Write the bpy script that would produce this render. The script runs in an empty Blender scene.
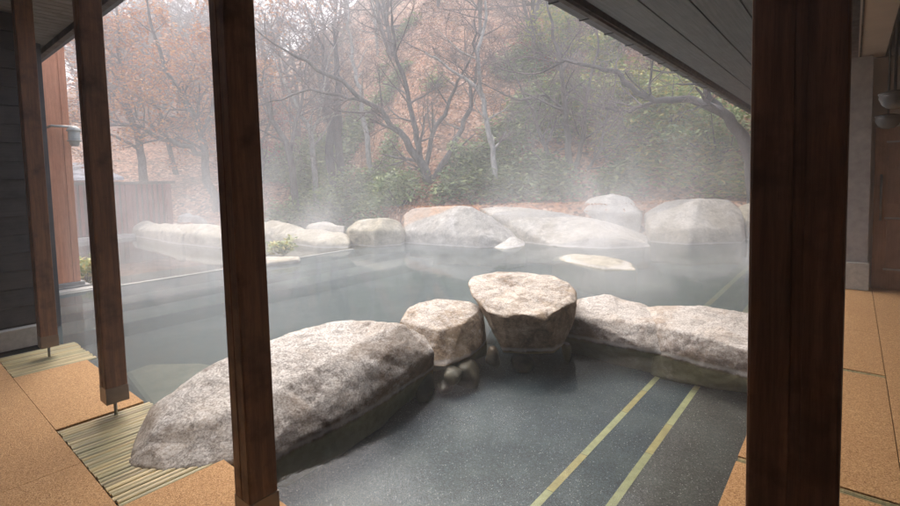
import bpy, bmesh, math, random
import numpy as np
from mathutils import Vector, Matrix, noise
C = bpy.context.scene.collection
D = bpy.data

# ------------------------------------------------------------------ camera
# World: X runs along the right-hand veranda, Y along the left-hand one, deck top is z = 0.
f0, cx, cy, H = 486., 447., 212., 1.55
A = np.array([853-cx, 171-cy, f0]); B = np.array([-136-cx, 196-cy, f0])
A /= np.linalg.norm(A); B -= A*(A@B); B /= np.linalg.norm(B)
Zv = np.cross(A, B)
if Zv[1] > 0: Zv = -Zv
R = np.array([A, B, Zv])
def ray(x, y): return R @ np.array([x-cx, y-cy, f0])
def gp(x, y, z=0.):
    d = ray(x, y); t = (z-H)/d[2]; return Vector((d[0]*t, d[1]*t, z))
def at(x, y, Y=None, X=None, Dd=None):
    d = ray(x, y)
    t = Y/d[1] if Y is not None else (X/d[0] if X is not None else Dd/math.hypot(d[0], d[1]))
    return Vector((d[0]*t, d[1]*t, d[2]*t+H))
cam = D.cameras.new('camera'); co = D.objects.new('camera', cam); C.objects.link(co)
M = Matrix(((R[0,0], -R[0,1], -R[0,2], 0), (R[1,0], -R[1,1], -R[1,2], 0), (R[2,0], -R[2,1], -R[2,2], H), (0,0,0,1)))
co.matrix_world = M
cam.sensor_width = 36; cam.lens = f0/900*36; cam.shift_x = 3/900; cam.shift_y = -41/900
cam.clip_start = .05; cam.clip_end = 1000
bpy.context.scene.camera = co

# ------------------------------------------------------------------ tagging helpers
def tag(o, label=None, cat=None, group=None, kind=None):
    if label: o['label'] = label
    if cat: o['category'] = cat
    if group: o['group'] = group
    if kind: o['kind'] = kind
    return o
def empty(name, loc, label, cat, group=None, rz=0):
    o = D.objects.new(name, None); C.objects.link(o); o.location = loc; o.rotation_euler = (0, 0, rz)
    o.empty_display_size = .1
    return tag(o, label, cat, group)
class MB:
    def __init__(s): s.v = []; s.f = []; s.m = []
    def add(s, vs, fs, mi=0):
        n = len(s.v); s.v += [tuple(v) for v in vs]; s.f += [tuple(i+n for i in f) for f in fs]; s.m += [mi]*len(fs)
    def box(s, x0, x1, y0, y1, z0, z1, mi=0):
        vs = [(x, y, z) for z in (z0, z1) for y in (y0, y1) for x in (x0, x1)]
        s.add(vs, [(0,2,3,1), (4,5,7,6), (0,1,5,4), (2,6,7,3), (0,4,6,2), (1,3,7,5)], mi)
    def tube(s, pts, rs, n=6, mi=0, cap=True):
        pts = [Vector(p) for p in pts]; b = len(s.v); k = len(pts)
        t0 = (pts[1]-pts[0]).normalized()
        u = t0.cross(Vector((0,0,1)) if abs(t0.z) < .9 else Vector((1,0,0))).normalized()
        for i, p in enumerate(pts):
            t = (pts[min(i+1, k-1)]-pts[max(i-1, 0)])
            if t.length < 1e-9: t = t0
            t = t.normalized(); u = (u-t*u.dot(t))
            u = u.normalized() if u.length > 1e-6 else t.orthogonal().normalized()
            w = t.cross(u)
            for j in range(n):
                a = 2*math.pi*j/n
                s.v.append(tuple(p+(u*math.cos(a)+w*math.sin(a))*rs[i]))
        for i in range(k-1):
            for j in range(n):
                s.f.append((b+i*n+j, b+i*n+(j+1)%n, b+(i+1)*n+(j+1)%n, b+(i+1)*n+j)); s.m.append(mi)
        if cap:
            s.f.append(tuple(b+j for j in reversed(range(n)))); s.f.append(tuple(b+(k-1)*n+j for j in range(n))); s.m += [mi, mi]
    def lathe(s, c, prof, n=20, mi=0):
        b = len(s.v)
        for (r, z) in prof:
            for j in range(n):
                a = 2*math.pi*j/n; s.v.append((c[0]+r*math.cos(a), c[1]+r*math.sin(a), c[2]+z))
        for i in range(len(prof)-1):
            for j in range(n):
                s.f.append((b+i*n+j, b+i*n+(j+1)%n, b+(i+1)*n+(j+1)%n, b+(i+1)*n+j)); s.m.append(mi)
    def quad(s, c, u, w, mi=0): s.add([c-u-w, c+u-w, c+u+w, c-u+w], [(0,1,2,3)], mi)
    def leaf(s, c, u, w, mi=0):   # pointed four-vertex leaf
        s.add([c-u, c-w*.5, c+u, c+w*.5], [(0,1,2,3)], mi)
    def build(s, name, mats, parent=None, smooth=False, bevel=0):
        me = D.meshes.new(name); me.from_pydata(s.v, [], s.f)
        if not isinstance(mats, (list, tuple)): mats = [mats]
        for m in mats: me.materials.append(m)
        if len(mats) > 1: me.polygons.foreach_set('material_index', s.m)
        if smooth: me.polygons.foreach_set('use_smooth', [True]*len(me.polygons))
        if parent is not None: me.transform(Matrix.Translation(-parent.location))
        me.update()
        o = D.objects.new(name, me); C.objects.link(o)
        if parent is not None:
            o.parent = parent
        if bevel:
            b = o.modifiers.new('bevel', 'BEVEL'); b.width = bevel; b.segments = 2; b.limit_method = 'ANGLE'
        return o

# ------------------------------------------------------------------ materials
class NT:
    def __init__(s, name, mat=True):
        s.m = D.materials.new(name); s.m.use_nodes = True; s.t = s.m.node_tree; s.t.nodes.clear()
        s.out = s.n('ShaderNodeOutputMaterial')
    def n(s, ty, **kw):
        x = s.t.nodes.new(ty)
        for k, v in kw.items(): setattr(x, k, v)
        return x
    def l(s, a, b): s.t.links.new(a, b)
    def set(s, inp, v):
        if hasattr(v, 'links') or hasattr(v, 'is_output') and v.is_output: s.l(v, inp)
        else: inp.default_value = v
    def pos(s, scale=(1,1,1), obj=True, rot=(0,0,0)):
        tc = s.n('ShaderNodeTexCoord'); mp = s.n('ShaderNodeMapping'); s.l(tc.outputs['Object'], mp.inputs[0])
        mp.inputs['Scale'].default_value = scale; mp.inputs['Rotation'].default_value = rot
        return mp.outputs[0]
    def noise(s, vec, scale, detail=4, rough=.55, dist=0):
        x = s.n('ShaderNodeTexNoise'); s.l(vec, x.inputs['Vector']); x.inputs['Scale'].default_value = scale
        x.inputs['Detail'].default_value = detail; x.inputs['Roughness'].default_value = rough; x.inputs['Distortion'].default_value = dist
        return x.outputs['Fac']
    def ramp(s, fac, stops, const=False):
        x = s.n('ShaderNodeValToRGB'); s.l(fac, x.inputs[0]); e = x.color_ramp.elements
        if const: x.color_ramp.interpolation = 'CONSTANT'
        while len(e) > 1: e.remove(e[-1])
        e[0].position = stops[0][0]; c = stops[0][1]; e[0].color = (c, c, c, 1) if not isinstance(c, tuple) else (*c, 1)
        for p, c in stops[1:]:
            k = e.new(p); k.color = (c, c, c, 1) if not isinstance(c, tuple) else (*c, 1)
        return x.outputs[0]
    def mix(s, fac, a, b, blend='MIX'):
        x = s.n('ShaderNodeMix', data_type='RGBA', blend_type=blend)
        for inp, v in ((x.inputs[0], fac), (x.inputs[6], a), (x.inputs[7], b)):
            if isinstance(v, (int, float)): inp.default_value = v if inp is x.inputs[0] else (v, v, v, 1)
            elif isinstance(v, tuple): inp.default_value = (*v, 1)
            else: s.l(v, inp)
        return x.outputs[2]
    def math(s, op, a, b=None, clamp=False):
        x = s.n('ShaderNodeMath', operation=op, use_clamp=clamp)
        for inp, v in ((x.inputs[0], a), (x.inputs[1], b)):
            if v is None: continue
            if isinstance(v, (int, float)): inp.default_value = v
            else: s.l(v, inp)
        return x.outputs[0]
    def bump(s, h, strength=.3, dist=.01, nrm=None):
        x = s.n('ShaderNodeBump'); s.l(h, x.inputs['Height']); x.inputs['Strength'].default_value = strength; x.inputs['Distance'].default_value = dist
        if nrm: s.l(nrm, x.inputs['Normal'])
        return x.outputs[0]
    def bsdf(s, col, rough=.6, nrm=None, metal=0, spec=None):
        x = s.n('ShaderNodeBsdfPrincipled')
        if isinstance(col, tuple): x.inputs['Base Color'].default_value = (*col, 1)
        else: s.l(col, x.inputs['Base Color'])
        if isinstance(rough, (int, float)): x.inputs['Roughness'].default_value = rough
        else: s.l(rough, x.inputs['Roughness'])
        x.inputs['Metallic'].default_value = metal
        if spec is not None: x.inputs['Specular IOR Level'].default_value = spec
        if nrm: s.l(nrm, x.inputs['Normal'])
        s.l(x.outputs[0], s.out.inputs[0]); return x

def wood(name, dark, light, axis='z', rough=.42, sc=1., dirt=.5):
    t = NT(name); st = {'z': (9, 9, .5), 'x': (.5, 9, 9), 'y': (9, .5, 9)}[axis]
    v = t.pos(st); g = t.noise(v, 6*sc, 6, .65, .3); fine = t.noise(t.pos(tuple(q*4 for q in st)), 10*sc, 4, .7)
    bl = t.noise(t.pos(), 7, 5, .6)
    c = t.ramp(g, [(.3, dark), (.72, light)])
    c = t.mix(t.math('MULTIPLY', t.ramp(fine, [(.5, 0.), (.75, 1.)]), .45), c, tuple(q*.45 for q in dark))
    c = t.mix(t.math('MULTIPLY', t.ramp(bl, [(.5, 0.), (.72, 1.)]), dirt), c, tuple(q*.5 for q in dark))
    r = t.ramp(bl, [(.3, rough-.08), (.7, rough+.2)])
    t.bsdf(c, r, t.bump(fine, .25, .003)); return t.m
def plain(name, col, rough=.5, metal=0, var=.25, sc=8, bs=.15):
    t = NT(name); n_ = t.noise(t.pos(), sc, 6, .6)
    c = t.ramp(n_, [(.3, tuple(q*(1-var) for q in col)), (.7, tuple(min(1, q*(1+var*.6)) for q in col))])
    t.bsdf(c, rough, t.bump(t.noise(t.pos(), sc*12, 3), bs, .002), metal); return t.m

def rock_mat(name, lo, hi, frost=.6, frost_lo=.25, band=None, crack=.35, warm=None, wet=True, scale=1.):
    t = NT(name); P = t.pos()
    big = t.noise(P, 2.2*scale, 6, .6, .4); mid = t.noise(P, 9*scale, 8, .65, .5); fine = t.noise(P, 70*scale, 4, .7)
    pits = t.noise(P, 28*scale, 5, .75)
    c = t.ramp(mid, [(.28, tuple(q*.45 for q in lo)), (.45, lo), (.68, hi)])
    if warm: c = t.mix(t.ramp(big, [(.48, 0.), (.62, 1.)]), c, warm)
    c = t.mix(t.math('MULTIPLY', t.ramp(fine, [(.52, 0.), (.66, 1.)]), .42), c, tuple(q*.33 for q in lo))
    if band:
        w = t.n('ShaderNodeTexWave', wave_type='BANDS', bands_direction='DIAGONAL'); t.l(P, w.inputs[0])
        w.inputs['Scale'].default_value = .32*scale; w.inputs['Distortion'].default_value = 3; w.inputs['Detail'].default_value = 3
        c = t.mix(t.math('MULTIPLY', t.ramp(w.outputs['Fac'], [(.62, 0.), (.74, 1.)]), .75), c, band)
    g = t.n('ShaderNodeNewGeometry'); sx = t.n('ShaderNodeSeparateXYZ'); t.l(g.outputs['Normal'], sx.inputs[0])
    # mineral frost: settles on upward faces, broken up by pits
    up = t.math('ADD', sx.outputs[2], t.math('MULTIPLY', t.math('SUBTRACT', pits, .5), 1.6))
    up = t.math('ADD', up, t.math('MULTIPLY', t.math('SUBTRACT', big, .5), 2.6))
    fm = t.math('MULTIPLY', t.math('MULTIPLY', t.ramp(up, [(frost_lo, 0.), (frost_lo+.6, 1.)]), frost), t.ramp(fine, [(.38, 1.), (.62, .35)]))
    c = t.mix(fm, c, (.78, .76, .735))
    vein = t.noise(t.pos((1, 1, 2.6), rot=(.4, .3, .5)), 3.1*scale, 7, .7, 1.2)
    c = t.mix(t.math('MULTIPLY', t.ramp(vein, [(.47, 0.), (.5, 1.), (.53, 0.)]), .5), c, tuple(q*.4 for q in lo))
    c = t.mix(t.math('MULTIPLY', t.ramp(t.noise(P, 4.3*scale, 5, .6), [(.56, 0.), (.64, 1.)]), .5), c, tuple(q*.75 for q in lo))
    st_ = t.noise(t.pos((1, 1, .6)), 1.7*scale, 6, .65, .8)
    c = t.mix(t.math('MULTIPLY', t.ramp(st_, [(.50, 0.), (.60, 1.)]), .45), c, tuple(q*.8 for q in (warm or lo)))
    cr = t.n('ShaderNodeTexVoronoi', feature='DISTANCE_TO_EDGE'); t.l(P, cr.inputs['Vector']); cr.inputs['Scale'].default_value = 3.2*scale
    px = t.n('ShaderNodeSeparateXYZ'); t.l(g.outputs['Position'], px.inputs[0])
    zz = t.math('ADD', px.outputs[2], t.math('MULTIPLY', t.math('SUBTRACT', mid, .5), .05))
    if wet:
        c = t.mix(t.math('MULTIPLY', t.ramp(t.math('ADD', t.math('MULTIPLY', zz, 5), 1.), [(.34, 1.), (.46, 0.)]), .85), c, t.mix(mid, (.25, .20, .09), (.56, .48, .28)))
        # pale scale line left at the water's edge
        e = t.ramp(t.math('ADD', t.math('MULTIPLY', zz, 5), 1.), [(.42, 0.), (.5, 1.), (.56, 1.), (.68, 0.)])
        c = t.mix(t.math('MULTIPLY', e, .55), c, (.6, .58, .56))
    h = t.math('ADD', t.math('MULTIPLY', pits, 1.), t.math('MULTIPLY', fine, .45))
    nb = t.bump(h, .5, .009/scale); nb = t.bump(t.ramp(cr.outputs['Distance'], [(0., 0.), (.03, 1.)]), crack*.0+.0, .01, nb)
    t.bsdf(c, .82, nb, spec=.3); return t.m

def leafy(name, cols, rough=.6, trans=.25):
    t = NT(name); oi = t.n('ShaderNodeNewGeometry')
    c = t.ramp(oi.outputs['Random Per Island'], [(i/(len(cols)), q) for i, q in enumerate(cols)])
    p = t.bsdf(c, rough)
    tr = t.n('ShaderNodeBsdfTranslucent'); t.l(c, tr.inputs[0]); mx = t.n('ShaderNodeMixShader'); mx.inputs[0].default_value = trans
    t.l(p.outputs[0], mx.inputs[1]); t.l(tr.outputs[0], mx.inputs[2]); t.l(mx.outputs[0], t.out.inputs[0]); return t.m

M_post = wood('stained_post_wood', (.10, .05, .028), (.26, .13, .07), 'z', dirt=.85)
M_steel = plain('bronze_steel', (.20, .165, .145), .38, .7, .2)
M_pin = plain('pin_steel', (.35, .35, .34), .3, .9)
M_dark = wood('dark_siding', (.03, .028, .028), (.055, .052, .053), 'x', .75)
M_greypost = plain('grey_post_paint', (.085, .082, .085), .6)
M_orange = wood('orange_cedar', (.52, .21, .11), (.72, .33, .19), 'z', .55, .6, .15)
M_fence = wood('red_brown_fence', (.15, .035, .03), (.26, .075, .055), 'z', .6)
M_soffit = None
def soffit():
    t = NT('grey_soffit_board'); P = t.pos(); g = t.noise(t.pos((.4, 9, 9)), 4, 5, .6)
    c = t.ramp(g, [(.3, (.10, .105, .11)), (.7, (.19, .195, .2))])
    k = t.n('ShaderNodeTexVoronoi'); t.l(P, k.inputs['Vector']); k.inputs['Scale'].default_value = 3.1
    c = t.mix(t.ramp(k.outputs['Distance'], [(.035, .85), (.06, 0.)]), c, (.03, .025, .02))
    c = t.mix(t.math('MULTIPLY', t.ramp(t.noise(P, 2.3, 5), [(.5, 0.), (.8, 1.)]), .5), c, (.10, .09, .08))
    t.bsdf(c, .6, t.bump(g, .2, .004)); return t.m
M_soffit = soffit()
M_fascia = wood('brown_fascia', (.035, .02, .012), (.085, .048, .03), 'x', .5)
M_plaster = plain('beige_plaster', (.42, .34, .27), .8, 0, .12, 2)
M_black = plain('shadow_gap_black', (.02, .02, .02), .8)
M_stone_pale = plain('pale_footing_stone', (.42, .41, .38), .8, 0, .2, 20)
M_white = plain('white_enamel', (.42, .42, .39), .35, 0, .1)
M_glassy = plain('smoked_dome', (.10, .095, .09), .12, 0, .1)
def cork():
    t = NT('cork'); P = t.pos()
    a = t.n('ShaderNodeTexVoronoi'); t.l(P, a.inputs['Vector']); a.inputs['Scale'].default_value = 200
    sep = t.n('ShaderNodeSeparateColor'); t.l(a.outputs['Color'], sep.inputs[0])
    c = t.ramp(sep.outputs[0], [(0., (.25, .125, .055)), (.25, (.43, .24, .10)), (.7, (.55, .325, .15)), (1., (.68, .44, .23))])
    c = t.mix(t.math('MULTIPLY', t.ramp(t.noise(P, 320, 2), [(.52, 0.), (.7, 1.)]), .4), c, (.15, .07, .03))
    c = t.mix(t.math('MULTIPLY', t.ramp(t.noise(P, 1.6, 4), [(.35, 0.), (.7, 1.)]), .22), c, (.33, .155, .065))
    t.bsdf(c, .8, t.bump(a.outputs['Distance'], .4, .003), spec=.3); return t.m
M_cork = cork()
def bamboo():
    t = NT('bamboo'); gi = t.n('ShaderNodeNewGeometry'); P = t.pos((.7, 12, 12)); g = t.noise(P, 3, 4, .6)
    a = t.ramp(gi.outputs['Random Per Island'], [(0., (.38, .28, .12)), (.3, (.52, .42, .2)), (.55, (.34, .31, .16)), (.8, (.56, .45, .23))])
    c = t.mix(t.ramp(g, [(.35, .65), (.6, 0.)]), a, (.14, .13, .09))
    c = t.mix(t.math('MULTIPLY', t.ramp(t.noise(t.pos(), 5, 4), [(.5, 0.), (.7, 1.)]), .4), c, (.15, .18, .11))
    t.bsdf(c, .5, t.bump(g, .2, .002)); return t.m
M_bamboo = bamboo()
def chips(name='black_granite_chip_floor', base=((.008, .014, .022), (.024, .038, .052), (.06, .082, .105))):
    t = NT(name); P = t.pos()
    def sp(scale, r, thr):
        a = t.n('ShaderNodeTexVoronoi'); t.l(P, a.inputs['Vector']); a.inputs['Scale'].default_value = scale
        s_ = t.n('ShaderNodeSeparateColor'); t.l(a.outputs['Color'], s_.inputs[0])
        near = t.ramp(a.outputs['Distance'], [(r*.7, 1.), (r, 0.)])
        return t.math('MULTIPLY', near, t.math('GREATER_THAN', s_.outputs[0], thr)), s_.outputs[1]
    w1, _ = sp(66, .22, .72); w2, b = sp(130, .42, .45); w3, _ = sp(34, .13, .78)
    c = t.ramp(b, [(0., base[0]), (.6, base[1]), (1., base[2])])
    c = t.mix(t.math('MULTIPLY', w2, .25), c, (.25, .29, .30))
    c = t.mix(t.math('MULTIPLY', t.math('MAXIMUM', w1, w3), .75), c, (.66, .69, .66))
    c = t.mix(t.math('MULTIPLY', t.ramp(t.noise(P, 2.5, 6, .65), [(.42, 0.), (.75, 1.)]), .22), c, (.23, .26, .25))
    t.bsdf(c, .5); return t.m
M_chips = chips()
M_poolfloor = plain('grey_green_pool_floor', (.12, .13, .125), .6, 0, .35, 1.6)
M_yel = plain('ochre_inlay_stone', (.40, .34, .15), .5, 0, .25, 14)
M_grn = plain('pale_green_inlay_stone', (.37, .37, .20), .5, 0, .25, 14)
M_palestone = plain('pale_submerged_stone', (.46, .44, .33), .8, 0, .25, 4)
M_lip = plain('wet_stone_lip', (.34, .34, .31), .5, 0, .3, 9)

def water(name, milk, mcol, rip, ior=1.33, tint=(.93, .97, .96), spec_sc=1.):
    t = NT(name); P = t.pos((1, 1, 1))
    h = t.noise(t.pos((1, 1.6, 1)), 3.2, 4, .5, .6); h2 = t.noise(P, 14, 3, .5)
    nb = t.bump(t.math('ADD', h, t.math('MULTIPLY', h2, .22)), rip, .02)
    tr = t.n('ShaderNodeBsdfTransparent'); tr.inputs[0].default_value = (*tint, 1)
    df = t.n('ShaderNodeBsdfDiffuse'); df.inputs[0].default_value = (*mcol, 1)
    gl = t.n('ShaderNodeBsdfGlossy'); gl.inputs['Roughness'].default_value = .035; t.l(nb, gl.inputs['Normal'])
    fr = t.n('ShaderNodeFresnel'); fr.inputs[0].default_value = ior; t.l(nb, fr.inputs['Normal'])
    m1 = t.n('ShaderNodeMixShader'); m1.inputs[0].default_value = milk; t.l(tr.outputs[0], m1.inputs[1]); t.l(df.outputs[0], m1.inputs[2])
    m2 = t.n('ShaderNodeMixShader'); t.l(fr.outputs[0], m2.inputs[0]); t.l(m1.outputs[0], m2.inputs[1]); t.l(gl.outputs[0], m2.inputs[2])
    t.l(m2.outputs[0], t.out.inputs[0]); return t.m
M_water = water('clear_hot_spring_water', .01, (.2, .24, .25), .14, ior=1.25)
M_waterbig = water('misty_hot_spring_water', .5, (.14, .175, .18), .10)
M_pond = water('dark_pond_water', .25, (.08, .09, .08), .03)

# ------------------------------------------------------------------ deck, grates, pool
WZ = -.12
g = MB(); g.box(-1.6, 1.215, .45, 9.5, -.5, -.034); g.box(-1.6, 9.2, -1.6, .4495, -.5, -.0345)
tag(g.build('deck_floor', M_black), kind='structure')
def mat_(x0, x1, y0, y1, label):
    g = MB(); e = .0012; g.box(x0+e, x1-e, y0+e, y1-e, -.034, 0)
    return tag(g.build('cork_mat', M_cork, bevel=.0012), label, 'mat', 'cork mats laid along the veranda')
mat_(-.9, .70, -.5, 1.9, 'cork mat under the viewer, at the inside corner of the veranda')
mat_(-.9, .70, 1.9, 3.35, 'large cork mat running along the left edge of the bamboo grate by the big boulder')
mat_(-.9, .70, 3.35, 5.35, 'cork mat farther down the left walkway, reaching to the second bamboo grate')
mat_(-.9, .70, 5.35, 6.38, 'far cork mat on the left walkway beneath the dark board wall')
mat_(.70, 1.215, 3.95, 5.36, 'cork mat between the two bamboo grates, beside the second post')
g = MB(); e = .0012
pts = [(.70+e, .46), (1.215, .46), (1.215, 2.72), (.70+e, 2.72)]
g.add([(x, y, -.034) for x, y in pts]+[(x, y, 0) for x, y in pts], [(3,2,1,0), (4,5,6,7), (0,1,5,4), (1,2,6,5), (2,3,7,6), (3,0,4,7)])
tag(g.build('cork_mat', M_cork), 'cork mat whose corner points at the big boulder, under the tall wooden post', 'mat', 'cork mats laid along the veranda')
mat_(.70, 2.93, .10, .455, 'cork mat at the pool corner in front of the thin bamboo drain strip')
mat_(.70, 2.93, -.5, .097, 'cork mat right of the dark post, in front of the nearest drain strip')
mat_(2.99, 4.80, -.22, .455, 'cork mat between the near and middle drain strips on the right walkway')
mat_(4.86, 6.10, -.22, .455, 'cork mat just beyond the middle drain strip on the right walkway')
mat_(6.10, 8.48, -.22, .455, 'farthest cork mat on the right walkway, at the foot of the brown door')
mat_(2.99, 5.9, -1.2, -.222, 'long cork mat along the outer right edge of the right walkway')
mat_(5.9, 8.48, -1.2, -.222, 'cork mat against the brown door at the outer right edge')

def grate(x0, x1, y0, y1, n, alongX, label, zt=-.006):
    root = empty('bamboo_grate', ((x0+x1)/2, (y0+y1)/2, -.034), label, 'grate', 'bamboo grates let into the veranda')
    g = MB(); rnd = random.Random(n)
    for i in range(n):
        if alongX:
            w = (y1-y0)/n; yc = y0+w*(i+.5)+rnd.uniform(-.001, .001); h_ = w*rnd.uniform(.42, .455); zz = zt+rnd.uniform(-.003, .001); xa, xb = x0+rnd.random()*.01, x1-rnd.random()*.02
            prof = [(-h_, -.012), (-h_, -.005), (-h_*.6, 0), (h_*.6, 0), (h_, -.005), (h_, -.012)]
            g.add([(xx, yc+a, zz+b) for xx in (xa, xb) for a, b in prof], [(k, k+1, k+7, k+6) for k in range(5)]+[(5, 0, 6, 11), (5, 4, 3, 2, 1, 0), (6, 7, 8, 9, 10, 11)])
        else:
            w = (x1-x0)/n; xc = x0+w*(i+.5); r = w*.38
            g.tube([(xc, y0, zt-r*.6), (xc, (y0+y1)/2, zt-r*.6), (xc, y1, zt-r*.6)], [r]*3, 10)
    g.build('slats', M_bamboo, root)
    return root
# slats run along the world X axis
grate(.703, 1.25, 2.735, 3.935, 30, True, 'bamboo slat grate under the left end of the big boulder')
grate(.703, 1.30, 5.375, 6.15, 20, True, 'far bamboo slat grate in front of the dark board wall')
grate(2.935, 2.985, -.5, .45, 3, False, 'thin bamboo drain strip nearest the dark post')
grate(4.805, 4.855, -.22, .45, 3, False, 'middle bamboo drain strip halfway down the right walkway')

# pool basins
g = MB(); g.add([(1.1, .44, -.36), (5.2, .44, -.36), (5.2, 3.6, -.36), (1.1, 3.6, -.36)], [(0,1,2,3)])
tag(g.build('pool_floor', M_chips), kind='structure')
g = MB(); g.add([(1.1, .44, -.358), (5.2, .44, -.358), (5.2, 1.04, -.358), (1.1, 1.04, -.358)], [(0,1,2,3)])
tag(g.build('pool_floor', chips('brown_granite_chip_floor', ((.03, .026, .025), (.065, .058, .055), (.13, .12, .11)))), kind='structure')
g = MB(); g.add([(1.1, 0, -.62), (20, 0, -.62), (20, 14, -.62), (1.1, 14, -.62)], [(0,1,2,3)])
tag(g.build('pool_floor', M_poolfloor), kind='structure')
def inlay(xa, xb, y, w, z, off, label):
    g = MB(); x = xa; i = off; L = .62
    while x < xb:
        x2 = min(xb, x+L*(1.25 if i % 2 else .8)-.004); g.add([(x, y-w/2, z), (x2, y-w/2, z), (x2, y+w/2, z), (x, y+w/2, z)], [(0,1,2,3)], i % 2); x += L*(1.25 if i % 2 else .8); i += 1
    o = g.build('inlay_line', [M_yel, M_grn]); return tag(o, kind='structure')
inlay(1.3, 4.72, 1.385, .05, -.356, 0, '')
inlay(1.3, 4.72, 1.04, .05, -.356, 1, '')
inlay(5.9, 13.2, 1.72, .09, -.5, 0, '')
inlay(5.9, 13.2, 1.18, .09, -.5, 1, '')
# water sheets
def sheet(name, poly, z, m):
    g = MB(); g.add([(x, y, z) for x, y in poly], [tuple(range(len(poly)))]); return tag(g.build(name, m), kind='structure')
inner = [(1.15, .455), (4.9, .455), (4.9, 2.3), (4.2, 2.75), (3.5, 2.95), (2.6, 3.2), (1.15, 3.2)]
sheet('water', inner, WZ, M_water)
sheet('water', [(1.15, 3.2), (2.6, 3.2), (3.5, 2.95), (4.2, 2.75), (4.9, 2.3), (4.9, .455), (24, .455), (24, 9.72), (1.15, 9.72)], WZ, M_waterbig)
sheet('water', [(-6, 9.78), (24, 9.78), (34, 40), (-6, 40)], WZ-.004, M_pond)
g = MB(); g.box(1.0, 7.9, 9.70, 9.79, -.7, WZ+.012)
tag(g.build('pool_rim', M_lip), kind='structure')
g = MB(); g.box(1.3, 9.2, 9.0, 9.66, -.62, -.30); g.box(1.3, 9.2, 8.2, 9.0, -.62, -.42)
tag(g.build('pool_step', M_poolfloor), kind='structure')

# ------------------------------------------------------------------ posts
POSTS = [(.07, 'dark near post close to the viewer, right of the pool'), (1.99, 'tall red-brown post standing in front of the big boulder'),
         (3.90, 'middle post on a steel pin at the edge of the bamboo grate'), (5.79, 'farthest veranda post, in front of the dark board wall')]
root0 = None
def make_post():
    r = empty('veranda_post', (1.025, 0, 0), '', 'post', 'wooden posts along the veranda edge')
    w = .064
    g = MB(); g.box(1.025-w, 1.025+w, -w, w, .195, 3.31)
    g.build('shaft', M_post, r, bevel=.004)
    # groove battens on the face turned to the walkway
    g = MB(); g.box(1.025-w-.003, 1.025-w, -w+.004, -.012, .197, 3.31); g.box(1.025-w-.003, 1.025-w, .004, w-.004, .197, 3.31)
    g.build('face_board', M_post, r, bevel=.001)
    g = MB(); s = w+.004; g.box(1.025-s, 1.025+s, -s, s, .095, .205); g.build('steel_shoe', M_steel, r, bevel=.002)
    g = MB(); g.tube([(1.025, 0, -.034), (1.025, 0, .095)], [.011, .011], 12); g.build('pin', M_pin, r, smooth=True)
    return r
r = make_post()
for i, (y, lab) in enumerate(POSTS):
    if i == 0: q = r
    else:
        q = r.copy(); C.objects.link(q)
        for ch in list(r.children):
            c = ch.copy(); C.objects.link(c); c.parent = q
    q['label'] = lab; q.location = (1.025, y, 0)
# ------------------------------------------------------------------ roofs
ZC = 3.32
XE, YE = 1.686, 2.383
root = empty('veranda_roof', (0, 0, ZC), 'grey boarded veranda ceiling and eave with brown fascia above the pool', 'roof')
g = MB(); bw = .389
for i in range(6):   # wide boards over the right wing
    y1 = 2.095 if i == 0 else 1.697-bw*(i-1); y0 = 1.697-bw*i
    x = XE-.08
    while x < 22:
        x2 = min(22, x+3.64); g.box(x+.002, x2-.002, y0+.008, y1-.008, ZC, ZC+.02); x = x2
g.build('ceiling_board', M_soffit, root, bevel=.002)
g = MB()
for i in range(0, 82):  # narrower boards over the left wing
    y0 = 2.42+i*.12; g.box(-1.5, XE-.16, y0+.005, y0+.115, ZC+.001, ZC+.02)
for i in range(20):
    y0 = .02+i*.12; g.box(-1.5, XE-.09, y0+.005, y0+.115, ZC+.001, ZC+.02)
g.build('ceiling_board', wood('brown_ceiling_board', (.17, .135, .11), (.29, .235, .195), 'x', .6), root)
g = MB(); g.box(XE, 22, 2.175, 2.235, ZC-.05, ZC+.05); g.box(XE-.145, XE-.085, 2.235, 12, ZC-.05, ZC+.05); g.box(XE-.145, XE-.0005, 2.175, 2.2345, ZC-.05, ZC+.05)
g.box(XE, 22, 2.155, 2.1745, ZC-.02, ZC+.05)
g.build('fascia', M_fascia, root, bevel=.003)
g = MB(); x = XE-.0
while x < 22.: g.box(x+.006, min(x+.72, 22), 2.2355, YE, ZC-.002+.03*0, ZC+.028); g.box(x-.012, x+.006, 2.2355, YE+.02, ZC-.010, ZC+.028, 1); x += .72
y = YE+.0
while y < 12: g.box(XE-.0845, XE, y+.006, y+.7, ZC-.002, ZC+.028); y += .7
g.build('eave_board', [M_soffit, M_black], root)
g = MB(); g.box(-1.6, XE+.0, -1.6, 12, ZC+.053, ZC+.16); g.box(XE+.0005, 22, -1.6, YE, ZC+.053, ZC+.161)
g.build('roof_deck', M_black, root)
g = MB(); g.box(XE-.4, 22, -.02, .16, ZC-.14, ZC-.001)
g.build('beam', M_fascia, root)
# plaster ceiling of the right walkway
root = empty('corridor_ceiling', (4, -.5, ZC-.3), 'beige plaster ceiling with dark light trough over the right walkway', 'ceiling')
zc2 = ZC-.31
g = MB(); g.box(1.2, 8.5, -.285, -.021, zc2, zc2+.05); g.box(1.2, 8.5, -1.6, -.62, zc2, zc2+.05); g.build('panel', M_plaster, root)
g = MB(); g.box(1.2, 8.5, -.300, -.2855, zc2-.02, zc2+.05); g.box(1.2, 8.5, -.05, -.035, zc2-.012, zc2-.0005); g.build('trim', M_fascia, root)
g = MB(); g.box(1.2, 8.5, -.619, -.3005, zc2+.09, zc2+.14); g.build('light_trough', M_black, root)
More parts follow.
